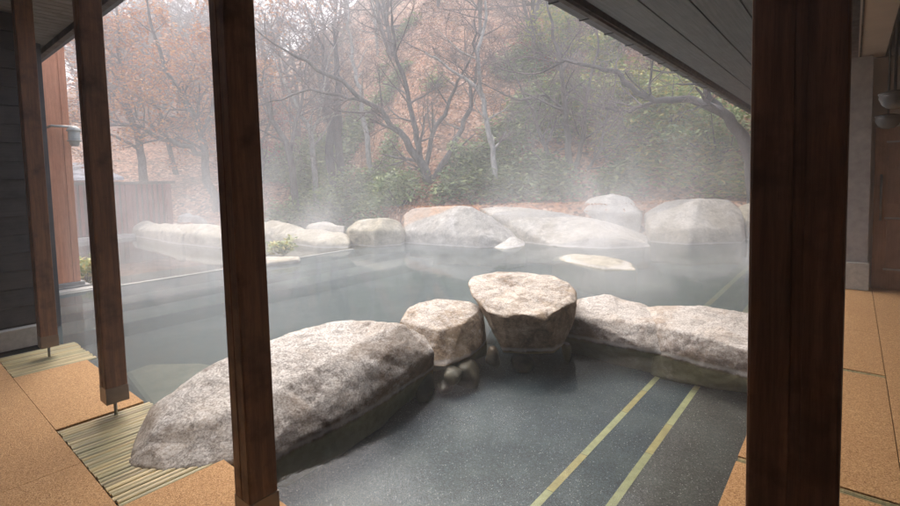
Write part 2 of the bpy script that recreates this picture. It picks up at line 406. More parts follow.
# globe lamps hanging from the trough
for (X, lab) in ((6.5, 'smoked glass dome lamp under the corridor ceiling, nearer of the two'), (8.0, 'smaller looking dome lamp farther along the corridor ceiling')):
    p = at(895 if X < 7 else 888, 98 if X < 7 else 120, X=X)
    rt = empty('dome_lamp', p, lab, 'lamp', 'dome lamps along the corridor ceiling')
    g = MB(); g.lathe(p, [(.001, -.11), (.06, -.10), (.10, -.06), (.125, 0), (.12, .03)], 24); g.build('lamp_shade', M_glassy, rt, smooth=True)
    g = MB(); g.lathe(p, [(.124, .03), (.13, .034), (.13, .05), (.05, .075), (.012, .06), (.012, max(.1, zc2+.09-p.z))], 24); g.build('bracket', M_glassy, rt, smooth=True)

# ------------------------------------------------------------------ corridor end
g = MB(); g.box(8.5, 8.7, -1.8, .455, -.3, 3.0)
tag(g.build('end_wall', plain('taupe_wall', (.36, .31, .27), .7, 0, .12, 2)), 'taupe end wall closing the right walkway', 'wall')
rt = empty('wooden_door', (8.46, -.65, 0), 'brown panelled wooden door at the far end of the right walkway', 'door')
M_door = wood('door_wood', (.26, .15, .10), (.38, .23, .155), 'z', .5)
yd = at(872, 250, X=8.46).y
g = MB(); g.box(8.44, 8.498, yd-.9, yd, 0.005, 2.1); g.build('door_leaf', M_door, rt, bevel=.004)
g = MB()
for z0, z1 in ((.28, .92), (1.12, 1.9)): g.box(8.425, 8.4395, yd-.8, yd-.13, z0, z1)
g.build('panel', wood('door_panel_wood', (.22, .125, .085), (.32, .19, .13), 'z', .5), rt, bevel=.006)
g = MB()
for z0 in (.92, 1.9, .255): g.box(8.42, 8.4395, yd-.82, yd-.11, z0+.001, z0+.024)
g.build('rail', plain('door_rail_metal', (.4, .38, .36), .4, .5), rt)
g = MB(); g.tube([(8.40, yd-.07, .9), (8.40, yd-.07, 1.5)], [.012, .012], 10); g.build('handle', M_pin, rt, smooth=True)
rt = empty('wall_pillar', (8.3, .0, 0), 'grey pillar on a pale stone block beside the brown door', 'pillar')
p1 = at(858, 280, X=8.3).y; p0 = at(869, 280, X=8.3).y
g = MB(); g.box(8.25, 8.42, p0+.02, p1+.25, .36, 3.); g.build('shaft', plain('grey_pillar', (.34, .315, .30), .7), rt)
g = MB(); g.box(8.2, 8.44, p0, p1+.27, 0.001, .36); g.build('footing', M_stone_pale, rt, bevel=.01)
# unseen walls added behind the viewer to keep the walkway shaded
g = MB(); g.box(-1.8, -1.6, -1.6, 6.4, -.3, 3.2); tag(g.build('shade_wall', M_plaster), 'unseen plaster wall added for shade along the inner side of the left walkway', 'wall')
g = MB(); g.box(-1.8, 8.5, -1.8, -1.6, -.3, 3.2); tag(g.build('shade_wall', M_plaster), 'unseen plaster wall added for shade along the outer side of the right walkway', 'wall')

# ------------------------------------------------------------------ left end: board wall, grey post, cedar pier, lamp
rt = empty('board_wall', (0, 6.4, 0), 'dark grey lapped board wall at the end of the left walkway', 'wall')
g = MB(); g.box(-1.6, 1.1, 6.42, 9.4, -.1, 3.315); g.build('core', M_black, rt)
g = MB(); z = .22
while z < 3.15:
    g.add([(-1.6, 6.388, z), (1.13, 6.388, z), (1.13, 6.415, z), (-1.6, 6.415, z), (-1.6, 6.40, z+.178), (1.13, 6.40, z+.178), (1.13, 6.415, z+.178), (-1.6, 6.415, z+.178)],
          [(3,2,1,0), (4,5,6,7), (0,1,5,4), (1,2,6,5), (2,3,7,6), (3,0,4,7)]); z += .182
g.build('siding', M_dark, rt)
g = MB(); g.box(-1.6, 1.16, 6.30, 6.41, .0, .2); g.build('footing', M_stone_pale, rt, bevel=.008)
g = MB(); g.box(1.31, 1.47, 7.5, 7.66, -.6, 3.315)
tag(g.build('corner_post', M_greypost, bevel=.004), 'slim dark grey post rising from the water left of the orange pier', 'post')
PY = 10.15
xl, xr = 1.35, at(80, 288, Y=PY).x+.02
rt = empty('cedar_pier', (1.8, PY, -.1), 'tall orange cedar clad pier at the far left of the pool', 'pier')
g = MB(); g.box(xl, xr-.10, PY, PY+.6, .0, 4.6); g.build('cladding', M_orange, rt, bevel=.005)
g = MB(); g.box(xr-.0995, xr, PY-.01, PY+.6, .0, 4.6); g.build('corner_board', M_orange, rt, bevel=.005)
g = MB(); g.box(xl-.1, xr+.12, PY-.1, PY+.8, -.7, -.06); g.box(xl-.05, xr+.05, PY-.05, PY+.7, -.06, -.001); g.build('footing', plain('grey_plinth', (.25, .25, .24), .7), rt, bevel=.01)
g = MB(); g.box(1.0, xr+.5, PY-.36, PY-.11, -.7, WZ+.03)
tag(g.build('stone_step', M_stone_pale, bevel=.01), 'low pale stone step at the foot of the orange pier', 'step')
pL = at(74, 134, Y=PY-.25)
rt = empty('wall_lamp', pL, 'pale round lamp on a straight arm fixed to the orange pier', 'lamp')
s = .02
g = MB(); g.lathe(pL, [(0.0008, -0.2040), (0.0468, -0.1997), (0.0663, -0.1700), (0.0702, -0.1275), (0.1014, -0.1190), (0.1014, -0.1062), (0.0546, -0.0935)], 24); g.build('lamp_shade', M_white, rt, smooth=True)
g = MB(); g.lathe(pL, [(0.0819, -0.0935), (0.0819, 0.0425)], 24); g.build('glass', plain('frosted_lamp_glass', (.5, .52, .5), .2), rt, smooth=True)
g = MB(); g.lathe(pL, [(0.0936, 0.0425), (0.1014, 0.0467), (0.1014, 0.0595), (0.0780, 0.1020), (0.0390, 0.1318), (0.0008, 0.1360)], 24); g.build('cap', M_white, rt, smooth=True)
a0 = at(48, 127, Y=PY-.02); g = MB(); g.tube([(a0.x, PY-.25, a0.z), (pL.x, PY-.25, a0.z)], [.02, .02], 10); g.tube([(a0.x, PY, a0.z), (a0.x, PY-.26, a0.z)], [.02, .02], 10)
g.build('arm', M_white, rt, smooth=True)

# ------------------------------------------------------------------ rocks
def hull_rock(name, pts, label, mat, voxel=.03, amp=1., seed=0, cat='rock', group=None, smooth_it=2, facet=0.):
    bm = bmesh.new()
    for p in pts: bm.verts.new(p)
    r = bmesh.ops.convex_hull(bm, input=bm.verts)
    bmesh.ops.delete(bm, geom=[v for v in bm.verts if not v.link_faces], context='VERTS')
    me = D.meshes.new('tmp'); bm.to_mesh(me); bm.free()
    o = D.objects.new('tmp', me); C.objects.link(o)
    b = o.modifiers.new('r', 'REMESH'); b.mode = 'VOXEL'; b.voxel_size = voxel
    dg = bpy.context.evaluated_depsgraph_get(); ev = o.evaluated_get(dg); m2 = D.meshes.new_from_object(ev)
    D.objects.remove(o)
    bm = bmesh.new(); bm.from_mesh(m2)
    for _ in range(smooth_it+4): bmesh.ops.smooth_vert(bm, verts=bm.verts, factor=.5, use_axis_x=True, use_axis_y=True, use_axis_z=True)
    bm.normal_update()
    of = Vector((seed*7.3, seed*3.1, seed*5.7))
    size = max((max(v.co[i] for v in bm.verts)-min(v.co[i] for v in bm.verts)) for i in range(3))
    k = 1.5/size
    nv = {}
    for v in bm.verts:
        q = v.co*k+of
        d = noise.fractal(q*1.3, 1., 2., 3)*.045
        # chipped facets: cell noise steps
        c_ = noise.voronoi(q*2.6)[0]; d -= max(0, .10-(c_[1]-c_[0]))*.05
        d += noise.fractal(q*5, 1., 2.1, 4)*.005+noise.fractal(q*26, .8, 2.1, 2)*.003
        nv[v] = v.co+v.normal*d*amp/k
    for v, c_ in nv.items(): v.co = c_
    me = D.meshes.new(name); bm.to_mesh(me); bm.free(); me.materials.append(mat)
    me.polygons.foreach_set('use_smooth', [True]*len(me.polygons))
    ctr = sum((Vector(p) for p in pts), Vector())/len(pts); ctr.z = min(p[2] for p in pts)
    me.transform(Matrix.Translation(-ctr))
    o = D.objects.new(name, me); C.objects.link(o); o.location = ctr
    return tag(o, label, cat, group)
def G(l): return [gp(x, y, z) for x, y, z in l]
def back(top, depth, zb):
    out = []
    for p in top:
        d = Vector((p.x, p.y, 0)).normalized()
        out.append(Vector((p.x, p.y, 0))+d*depth+Vector((0, 0, zb))); out.append(Vector((p.x, p.y, 0))+d*depth*.7+Vector((0, 0, zb*.4+p.z*.6)))
    return out
RM1 = rock_mat('granite_big', (.14, .105, .085), (.34, .28, .235), .95, -.05, warm=(.36, .27, .19))
RM2 = rock_mat('granite_tan', (.25, .18, .12), (.50, .40, .29), .75, .35, warm=(.42, .31, .2))
RM3 = rock_mat('granite_wedge', (.20, .145, .10), (.50, .395, .29), .65, .45, warm=(.44, .34, .24))
RM4 = rock_mat('granite_rim', (.25, .20, .17), (.46, .40, .36), .85, -.05, warm=(.40, .29, .2))
RMf = rock_mat('granite_far', (.40, .36, .29), (.58, .53, .45), .5, .4, band=(.13, .13, .13), wet=True, scale=.5)
RMo = rock_mat('granite_far_orange', (.38, .355, .31), (.56, .53, .47), .35, .6, band=(.48, .27, .14), wet=True, scale=.5)
RMw = rock_mat('granite_far_white', (.44, .41, .35), (.60, .57, .50), .4, .1, wet=True, scale=.5)
RMy = rock_mat('granite_far_cream', (.36, .32, .235), (.54, .49, .385), .25, .5, wet=True, scale=.5)
RMd = plain('wet_dark_stone', (.115, .09, .062), .5, 0, .6, 9, .6)

top = G([(128,440,.02), (150,405,.13), (185,383,.22), (230,358,.29), (290,333,.34), (340,322,.38), (400,324,.34), (425,334,.2), (434,352,.08)])
fr = G([(125,462,.0), (132,470,-.02), (165,474,-.02), (200,470,-.02), (240,461,-.02), (285,452,-.08), (340,421,-.09), (375,402,-.09), (405,385,-.09), (430,366,-.08)])
mid = G([(150,430,.13), (200,420,.15), (270,385,.19), (330,370,.16), (390,352,.20), (240,410,.16), (300,400,.12), (360,380,.07)])
und = G([(150,468,-.2), (200,466,-.3), (290,490,-.34), (345,449,-.34), (385,421,-.34), (415,402,-.34)])
hull_rock('boulder', top+fr+mid+und+back(top, .22, -.3), 'largest grey boulder, long and frosted, lying on the bamboo grate by the pool', RM1, .016, .8, 1, 'boulder')
top = G([(400,322,.2), (408,308,.26), (420,302,.3), (445,298,.32), (470,300,.3), (483,305,.26), (486,322,.12)])
fr = G([(405,345,-.02), (425,366,-.1), (432,369,-.13), (447,368,-.13), (470,357,-.1), (484,343,-.05), (440,330,.16), (465,322,.2)])
hull_rock('boulder', top+fr+G([(432,372,-.3), (450,370,-.3), (480,355,-.3)])+back(top, .2, -.3), 'round tan boulder between the largest boulder and the wedge-shaped one', RM2, .014, .85, 2, 'boulder')
top = G([(468,284,.43), (473,278,.46), (497,274,.48), (525,277,.46), (552,276,.47), (568,284,.43), (576,292,.39), (577,301,.33)])
fr = G([(471,295,.37), (486,312,.27), (505,318,.24), (527,314,.29), (546,321,.23), (556,311,.3), (566,304,.33), (503,353,-.13), (553,353,-.13), (561,345,-.1), (571,322,.08)])
bk = [p+Vector((p.x, p.y, 0)).normalized()*.22+Vector((0,0,-.06)) for p in top[1:6]]+G([(520,330,-.4), (548,330,-.4), (510,352,-.4), (552,352,-.4)])
hull_rock('boulder', top+fr+bk, 'tallest wedge-shaped boulder with a flat tan top, in the middle of the pool edge', RM3, .012, .85, 3, 'boulder', smooth_it=1)
def bar(top, fr, und, *a, **k): return hull_rock('boulder', top+fr+und+back(top, .25, -.4), *a, **k)
bar(G([(565,306,.14), (580,299,.2), (604,295,.24), (625,301,.2), (645,304,.16), (665,312,.12), (672,320,.10)]),
    G([(567,337,-.11), (600,342,-.11), (640,346,-.11), (668,356,-.11), (575,318,.1), (620,318,.14), (655,325,.12)]),
    G([(565,353,-.38), (605,361,-.38), (665,378,-.38)]), 'low frosted rim boulder just right of the wedge-shaped boulder', RM4, .014, .9, 4, 'boulder')
bar(G([(640,306,.16), (655,303,.2), (700,306,.22), (745,312,.22), (800,322,.2), (830,345,.05)]),
    G([(655,352,-.11), (690,360,-.11), (750,378,-.11), (800,392,-.11), (655,325,.12), (700,335,.14), (750,350,.12), (800,365,.1)]),
    G([(652,377,-.38), (700,378,-.38), (770,398,-.38)]), 'long low frosted rim boulder running behind the dark near post', RM4, .016, .9, 5, 'boulder')
# stones under and between
def stone(c, s, rz, label, m, seed, vox=.02, **k):
    rnd = random.Random(seed); pts = []
    for i in range(26):
        v = Vector((rnd.gauss(0,1), rnd.gauss(0,1), rnd.gauss(0,1))).normalized(); v = Vector((v.x*s[0], v.y*s[1], v.z*s[2]))*rnd.uniform(.72, 1.12); v.rotate(Matrix.Rotation(rz, 3, 'Z')); pts.append(v+Vector(c))
    return hull_rock('stone', pts, label, m, vox, .5, seed, 'stone', **k)
gg = 'dark stones under water at the foot of the boulders'
for i, (x, y, z, s, lab) in enumerate([
    (395,394,-.24,(.17,.12,.12), 'small dark stone under water, nearest the tip of the largest boulder'),
    (424,382,-.22,(.22,.13,.16), 'dark brown stone under water below the round tan boulder'),
    (466,374,-.25,(.26,.15,.15), 'dark grey stone under water left of the wedge-shaped boulder'),
    (410,390,-.30,(.16,.11,.10), 'brown stone under water, second from the tip of the largest boulder'),
    (446,386,-.31,(.16,.10,.09), 'flattish brown stone under water in front of the round tan boulder'),
    (452,374,-.2,(.15,.10,.12), 'dark stone at the waterline directly under the round tan boulder'),
    (492,356,-.16,(.13,.10,.14), 'wet stone wedged between the round tan and the wedge-shaped boulders'),
    (467,357,-.15,(.06,.05,.06), 'little ochre stone wedged under the round tan boulder'),
    (524,362,-.31,(.34,.15,.10), 'dark flat stone under water beneath the wedge-shaped boulder'),
    (566,352,-.2,(.08,.07,.14), 'small pale stone right of the wedge-shaped boulder at the waterline')]):
    stone(gp(x, y, z), s, .6, lab, RMd if i not in (7, 9) else RM2, 20+i, .02, group=gg if i not in (7, 9) else None)
# pale stone shelf under the water by the second post
c = [gp(x, y, -.15) for x, y in ((124,372), (150,363), (200,362), (238,368), (250,400), (200,415), (152,410))]
g = MB(); n = len(c); g.add([*c, *[p-Vector((0,0,.35)) for p in c]], [tuple(range(n))]+[(i, i+n, (i+1)%n+n, (i+1)%n) for i in range(n)])
tag(g.build('stone_ledge', M_palestone, bevel=.04), 'pale flat stone ledge just under the water behind the largest boulder', 'ledge')
# far rocks: (outline top..., base..., depth)
def far(top, base, depth, lean, label, m, seed, vox=.06, amp=1.2, face=0.):
    b = [gp(x, y, WZ-.01) for x, y in base]; tp = []; fc = []
    for (x, y) in top:
        bx = min(base, key=lambda q: abs(q[0]-x)); b0 = gp(bx[0], bx[1], WZ); dd = math.hypot(b0.x, b0.y)+depth*lean
        tp.append(at(x, y-1, Dd=dd))
        if face:  # a steeper front: part of the height is reached right above the waterline
            q = at(x, y-1, Dd=dd); u = Vector((q.x, q.y, 0)).normalized(); fc.append(Vector((b0.x, b0.y, 0))+u*depth*.12+Vector((0, 0, WZ+(q.z-WZ)*face)))
    return hull_rock('rock', tp+fc+b+[p-Vector((0,0,.5)) for p in b]+back(tp, depth*max(.15, 1-lean), -.5), label, m, vox, amp, seed, 'rock', None, smooth_it=-1)
far([(123,222), (150,221), (178,224)], [(123,236), (150,240), (186,246)], 2.2, .7, 'long low cream rock in the pond, nearest the screen fence', RMy, 31, .07, .7, .6)
far([(172,223), (200,225), (222,226), (245,230)], [(180,245), (205,248), (230,250), (250,249)], 1.8, .7, 'low cream slab in the pond just left of the tall post', RMy, 48, .06, .7, .55)
far([(178,217), (188,214), (202,217), (207,221)], [(178,226), (205,227)], .8, .4, 'small rounded rock perched behind the long low cream rock', RMw, 32, .06)
far([(264,224), (285,222), (320,228), (345,233), (352,238)], [(262,240), (290,246), (320,249), (350,249)], 1.8, .8, 'low flat rock right of the tall post, beside the green tuft', RMy, 33, .06, 1.2, .4)
far([(308,227), (325,223), (345,226)], [(305,238), (345,240)], 1., .5, 'small pale rock tucked behind the low flat rock', RMf, 45, .06)
far([(346,230), (358,221), (385,218), (400,222), (407,232)], [(350,246), (375,248), (403,246)], 1.2, .5, 'rounded tan rock between the low flat rock and the biggest far rock', RMy, 34, .05, 1.1, .6)
far([(402,216), (412,208), (440,205), (470,207), (490,215), (512,230), (521,240)], [(406,244), (430,246), (480,249), (519,246)], 1.7, .6, 'biggest far rock, grey with an orange stain sloping down to the right', RMo, 35, .05, .9, .3)
far([(484,243), (500,239), (515,238), (525,242)], [(484,247), (505,250), (525,247)], 1., .9, 'thin white rock shelf at the water foot of the orange-stained rock', RMw, 36, .03, .6)
far([(478,208), (505,207), (540,212), (590,218), (625,224), (645,233), (653,240)], [(528,244), (560,248), (610,250), (650,248)], 2.4, .85, 'long pale rock with a dark streak sloping towards the water', RMf, 37, .05, .8, .25)
far([(540,214), (560,211), (590,214)], [(545,228), (590,228)], 1., .5, 'flat tan stone behind the long dark-streaked rock', RMy, 46, .06)
far([(579,208), (590,198), (612,195), (628,198), (641,212), (643,224)], [(582,236), (610,238), (642,238)], 1.6, .5, 'white domed rock standing behind the dark-streaked rock', RMw, 38, .05, 1.1, .6)
far([(644,214), (665,202), (700,198), (728,202), (744,214)], [(650,243), (690,246), (742,244)], 2.2, .6, 'wide grey rounded rock right of the white domed rock', RMf, 39, .06, .8, .35)
far([(736,208), (752,200), (775,202), (800,212)], [(745,242), (770,241), (800,240)], 2., .5, 'grey brown rock at the far right, partly behind the dark near post', RMy, 40, .07, 1.1, .5)
far([(553,257), (575,254), (605,257), (630,264), (637,268)], [(550,259), (575,265), (605,271), (636,271)], 1.1, .8, 'flat cream rock island breaking the surface in the middle of the pool', RMy, 41, .03, .5, .5)
far([(225,258), (262,261), (300,257)], [(225,267), (262,268), (300,263)], .5, .6, 'thin pale kerb stone at the pool rim below the green tuft', RMy, 47, .03, .6, .6)

# ------------------------------------------------------------------ terrain
def smooth(a, b, x):
    t = max(0, min(1, (x-a)/(b-a))); return t*t*(3-2*t)
def az_x(az):  # image column at which this azimuth (from X towards Y) meets the horizon
    d = R.T @ np.array([math.cos(az), math.sin(az), 0]); return d[0]/d[2]*f0+cx if d[2] > .05 else (-2000 if az > .7 else 3000)
def terr(az, r):
    px = az_x(az)
    d0 = 23-9.0*smooth(330, 440, px)+1.5*smooth(650, 800, px)
    slope = .42+.36*smooth(200, 400, px)-.05*smooth(650, 850, px)
    top = 17+23*smooth(160, 400, px)
    x, y = r*math.cos(az), r*math.sin(az)
    n_ = noise.fractal(Vector((x*.12, y*.12, 3.)), 1., 2., 4)
    if r < d0-.5: base = -1.
    else: base = -1.+smooth(d0-.5, d0+.8, r)*(1.0+.75*smooth(300, 420, px))
    h = max(0, r-d0-2.2)*slope
    h = top*(1-math.exp(-h/top*1.15)) if h > 0 else 0
    return base+h+n_*min(1.4, .12+h*.12)*(1 if r > d0 else 0)
def tp(x, r):
    d = ray(x, 190); az = math.atan2(d[1], d[0]); return Vector((r*math.cos(az), r*math.sin(az), terr(az, r)))
rs = [0.5, 6, 11]+[12+.35*i for i in range(60)]+[33+.9*i for i in range(40)]+[72, 90, 130, 220, 400]
NA = 300; azs = [math.radians(-35)+math.radians(170)*i/NA for i in range(NA+1)]
g = MB(); vs = []; fs = []
for az in azs:
    for r_ in rs: vs.append((r_*math.cos(az), r_*math.sin(az), terr(az, r_) if r_ > 11 else -1.))
K = len(rs)
for i in range(NA):
    for j in range(K-1): fs.append((i*K+j, i*K+j+1, (i+1)*K+j+1, (i+1)*K+j))
g.add(vs, fs)
def litter():
    t = NT('leaf_litter'); P = t.pos()
    a = t.n('ShaderNodeTexVoronoi'); t.l(P, a.inputs['Vector']); a.inputs['Scale'].default_value = 9.
    s_ = t.n('ShaderNodeSeparateColor'); t.l(a.outputs['Color'], s_.inputs[0])
    c = t.ramp(s_.outputs[0], [(0., (.09, .045, .03)), (.3, (.27, .125, .07)), (.65, (.41, .21, .12)), (.9, (.52, .31, .2)), (1., (.62, .46, .35))])
    c = t.mix(t.math('MULTIPLY', t.ramp(t.noise(P, .5, 6, .7), [(.5, 0.), (.62, 1.)]), .5), c, (.10, .075, .045))
    t.bsdf(c, .85, t.bump(a.outputs['Distance'], .6, .06)); return t.m
tag(g.build('hillside', litter(), smooth=True), kind='structure')

# ------------------------------------------------------------------ vegetation
M_bark = {}
def bark(name, lo, hi):
    t = NT(name); n_ = t.noise(t.pos((1, 1, .4)), 9, 6, .7)
    t.bsdf(t.ramp(n_, [(.35, lo), (.65, hi)]), .9, t.bump(n_, .5, .03)); return t.m
Bg = bark('grey_bark', (.06, .052, .046), (.17, .16, .145)); Bp = bark('pale_bark', (.18, .17, .15), (.42, .41, .38)); Bd = bark('dark_bark', (.035, .033, .036), (.085, .08, .085))
Tw = bark('twig_bark', (.10, .08, .075), (.22, .18, .17))
L_org = leafy('orange_brown_leaves', [(.36, .15, .06), (.50, .24, .09), (.58, .33, .14), (.42, .17, .08)])
L_red = leafy('red_leaves', [(.38, .06, .035), (.5, .11, .06), (.3, .05, .04)])
L_pink = leafy('dry_pink_leaves', [(.30, .17, .13), (.38, .21, .15), (.25, .14, .11)])
L_grn = leafy('bamboo_grass_leaves', [(.12, .19, .075), (.24, .32, .13), (.38, .43, .17), (.15, .22, .09)])
L_yg = leafy('yellow_green_leaves', [(.26, .33, .09), (.42, .42, .12), (.52, .42, .13), (.2, .29, .08)])
L_ev = leafy('evergreen_leaves', [(.05, .08, .03), (.085, .12, .045), (.12, .14, .06)])

def branch(tk, cr, p, d, L, r, depth, rnd, leaves, up=.12, wig=.28, stop=3):
    n_ = 5 if depth < 2 else 4; pts = [p.copy()]; rr = [r]; q = p.copy(); dd = d.normalized()
    for i in range(n_):
        dd = (dd+Vector((rnd.gauss(0, wig), rnd.gauss(0, wig), rnd.gauss(0, wig)+up))*.45).normalized()
        q = q+dd*L/n_; pts.append(q.copy()); rr.append(r*(1-(i+1)/n_*.62))
    (tk if r > .028 else cr).tube(pts, rr, 6 if r > .05 else (4 if r > .02 else 3), 0, cap=False)
    if depth >= stop:
        if leaves:
            for k in range(leaves[1]):
                c = pts[rnd.randint(1, len(pts)-1)]+Vector((rnd.gauss(0, .16), rnd.gauss(0, .16), rnd.gauss(0, .07)))
                u = Vector((rnd.gauss(0,1), rnd.gauss(0,1), rnd.gauss(0,.4))).normalized()*leaves[0]; w = u.cross(Vector((rnd.gauss(0,.5), rnd.gauss(0,.5), 1))).normalized()*leaves[0]*1.1
                cr.leaf(c, u, w, 1)
        return
    m = rnd.randint(3, 5) if depth < stop-1 else rnd.randint(4, 6)
    for k in range(m):
        i = rnd.uniform(.25, 1.)*n_; a = int(min(i, n_-1)); b_ = pts[a].lerp(pts[a+1], i-a); ax = (pts[a+1]-pts[a]).normalized()
        s = ax.orthogonal().normalized(); s.rotate(Matrix.Rotation(rnd.uniform(0, 6.28), 3, ax))
        nd = (ax*rnd.uniform(.5, 1.1)+s*rnd.uniform(.6, 1.)).normalized()
        branch(tk, cr, b_, nd, L*rnd.uniform(.42, .68), max(.0065, rr[a]*rnd.uniform(.42, .62)), depth+1, rnd, leaves, up, wig, stop)
def limb(tk, cr, pts, rs_, rnd, leaves, L, nb, stop=2, up=.1):
    # guided limb through given points, then free side branches
    out = []
    for i in range(len(pts)-1):
        for k in range(4):
            q = pts[i].lerp(pts[i+1], k/4); s = (pts[i+1]-pts[i]).length*.03
            out.append((q+Vector((rnd.gauss(0, s), rnd.gauss(0, s), rnd.gauss(0, s))) if k else q, rs_[i]+(rs_[i+1]-rs_[i])*k/4))
    out.append((pts[-1], rs_[-1]))
    tk.tube([o_[0] for o_ in out], [o_[1] for o_ in out], 8, 0, cap=False)
    for k in range(nb):
        i = rnd.randint(len(out)//4, len(out)-2); ax = (out[i+1][0]-out[i][0]).normalized()
        s = ax.orthogonal().normalized(); s.rotate(Matrix.Rotation(rnd.uniform(0, 6.28), 3, ax))
        branch(tk, cr, out[i][0], ax*rnd.uniform(.4, 1)+s, L*rnd.uniform(.5, 1.1), max(.01, out[i][1]*.5), 1, rnd, leaves, up, .28, stop+1)
    branch(tk, cr, out[-1][0], out[-1][0]-out[-3][0], L, out[-1][1]*.9, 1, rnd, leaves, up, .25, stop+1)
def tree_obj(loc, tk, cr, label, mt, ml=None, group=None, name='bare_tree'):
    e = empty(name, loc, label, 'tree', group)
    tk.build('trunk', mt, e, smooth=True); cr.build('crown', [Tw, ml or Tw], e)
    return e
def P3(x, y, d): return at(x, y, Dd=d)
def gtree(d, limbs, label, mt, ml=None, leaves=None, seed=0, L=1.6, nb=6, stop=3, spread=.6, name='bare_tree', up=.1):
    rnd = random.Random(seed); tk, cr = MB(), MB(); base = None
    for li, pl in enumerate(limbs):
        off = 0; pts = []; rr = []
        for i, (x, y, r) in enumerate(pl):
            dd = d+off if li or i else d; off += rnd.uniform(-spread, spread)*.6
            if i == 0 and y is None: q = tp(x, d); q.z -= .15
            else: q = P3(x, y, dd)
            pts.append(q); rr.append(r)
        if base is None: base = pts[0].copy()
        limb(tk, cr, pts, rr, rnd, leaves, L, nb, stop, up)
    return tree_obj(base, tk, cr, label, mt, ml, None, name)
W = 'background trees on the hillside'
gtree(17.5, [[(433,None,.24), (428,180,.20), (421,163,.16), (400,132,.11), (372,105,.085), (330,76,.07), (285,50,.04)],
           [(421,163,.12), (416,130,.10), (408,95,.08), (395,55,.07), (392,15,.04)],
           [(425,170,.10), (432,135,.09), (448,105,.07), (457,82,.05), (470,60,.04)],
           [(430,185,.12), (452,150,.10), (470,110,.08), (476,70,.05), (474,20,.03)],
           [(372,105,.06), (340,95,.05), (300,92,.04), (262,105,.02)]],
      'multi-stemmed bare tree with a forked trunk, behind the orange-stained rock', Bg, seed=3, L=1.9, nb=8)
gtree(16.5, [[(499,None,.11), (495,170,.10), (488,130,.09), (482,95,.085), (470,82,.06), (448,68,.045), (425,52,.03)], [(482,97,.07), (478,60,.06), (486,20,.05), (482,-20,.03)]],
      'slender pale tree standing alone just right of the forked tree', Bp, seed=5, L=1.6, nb=6)
gtree(17.5, [[(572,None,.15), (569,160,.12), (566,110,.10), (560,60,.07), (548,10,.04)], [(574,None,.09), (583,140,.08), (588,90,.06), (598,40,.03)],
           [(569,185,.09), (548,155,.08), (534,118,.06), (520,85,.03)], [(576,190,.07), (600,150,.05), (612,100,.03)], [(566,112,.06), (545,95,.05), (520,100,.04), (500,92,.03)]],
      'clump of thin grey stems leaning outward, behind the flat tan stone', Bg, seed=7, L=1.7, nb=8)
gtree(15.5, [[(760,None,.20), (752,160,.18), (742,135,.16), (722,112,.13), (690,99,.105), (655,101,.09), (636,92,.085), (618,72,.075), (592,66,.055), (566,60,.05), (540,73,.03)],
           [(722,112,.11), (700,80,.08), (672,50,.06), (640,35,.03)], [(655,101,.06), (630,112,.05), (605,108,.03)]],
      'dark old tree whose long crooked limb reaches left under the eave', bark('old_dark_bark', (.04,.037,.034), (.11,.10,.09)), seed=9, L=1.5, nb=9)
gtree(25., [[(331,None,.21), (329,150,.20), (327,95,.18), (325,60,.12)], [(338,None,.19), (339,150,.19), (338,92,.17), (336,55,.12)]],
      'pair of straight dark trunks side by side, left of the forked tree', Bd, seed=11, L=1.5, nb=3)
gtree(24.5, [[(318,None,.15), (314,165,.13), (310,130,.12), (296,105,.08), (283,80,.05)], [(312,135,.09), (322,105,.07), (326,70,.04)]],
      'slim pale forked tree just left of the two straight dark trunks', Bp, seed=12, L=2., nb=6)
gtree(23., [[(374,None,.14), (368,150,.12), (362,100,.11), (352,60,.08), (349,15,.05)]], 'thin silvery trunk rising between the dark pair and the forked tree', Bp, seed=13, L=2., nb=8)
gtree(24., [[(300,None,.18), (288,150,.14), (272,120,.11), (262,85,.07), (240,50,.05)], [(290,155,.1), (300,110,.08), (305,70,.05)]], 'leaning brown tree at the water edge close to the tall post', Bg, seed=14, L=2.2, nb=8)
gtree(26., [[(215,None,.22), (205,150,.18), (190,110,.14), (165,70,.1), (150,20,.06)], [(205,155,.13), (170,140,.11), (135,125,.07), (105,120,.04)], [(200,135,.12), (218,90,.09), (225,40,.05)]],
      'spreading maple with layers of orange-brown leaves left of the tall post', Bg, L_org, (.085, 3), seed=15, L=2.6, nb=9, name='maple_tree', up=.0)
gtree(29., [[(145,None,.22), (140,150,.18), (128,110,.14), (120,60,.1), (118,20,.06)], [(138,140,.12), (165,120,.1), (190,112,.06)], [(128,110,.1), (100,80,.07), (85,60,.04)]],
      'orange-brown maple rising behind the red-brown screen fence', Bg, L_org, (.09, 3), seed=16, L=2.8, nb=9, name='maple_tree', up=.0)
gtree(24., [[(548,120,.1), (545,95,.08), (535,70,.06)], [(545,95,.05), (525,82,.04), (512,76,.03)]], 'small red maple on the slope between the slender tree and the leaning clump', Bg, L_red, (.07, 2), seed=17, L=1.3, nb=4, name='maple_tree', up=.0)
gtree(28., [[(262,None,.12), (262,140,.1), (270,120,.06)]], 'low red-leaved maple seen just right of the tall post', Bg, L_red, (.07, 2), seed=18, L=1.8, nb=5, name='maple_tree', up=.0)
gtree(26., [[(640,None,.10), (640,120,.09), (644,60,.07)]], 'thin upright sapling on the slope above the white domed rock', Bg, seed=19, L=1.6, nb=8)

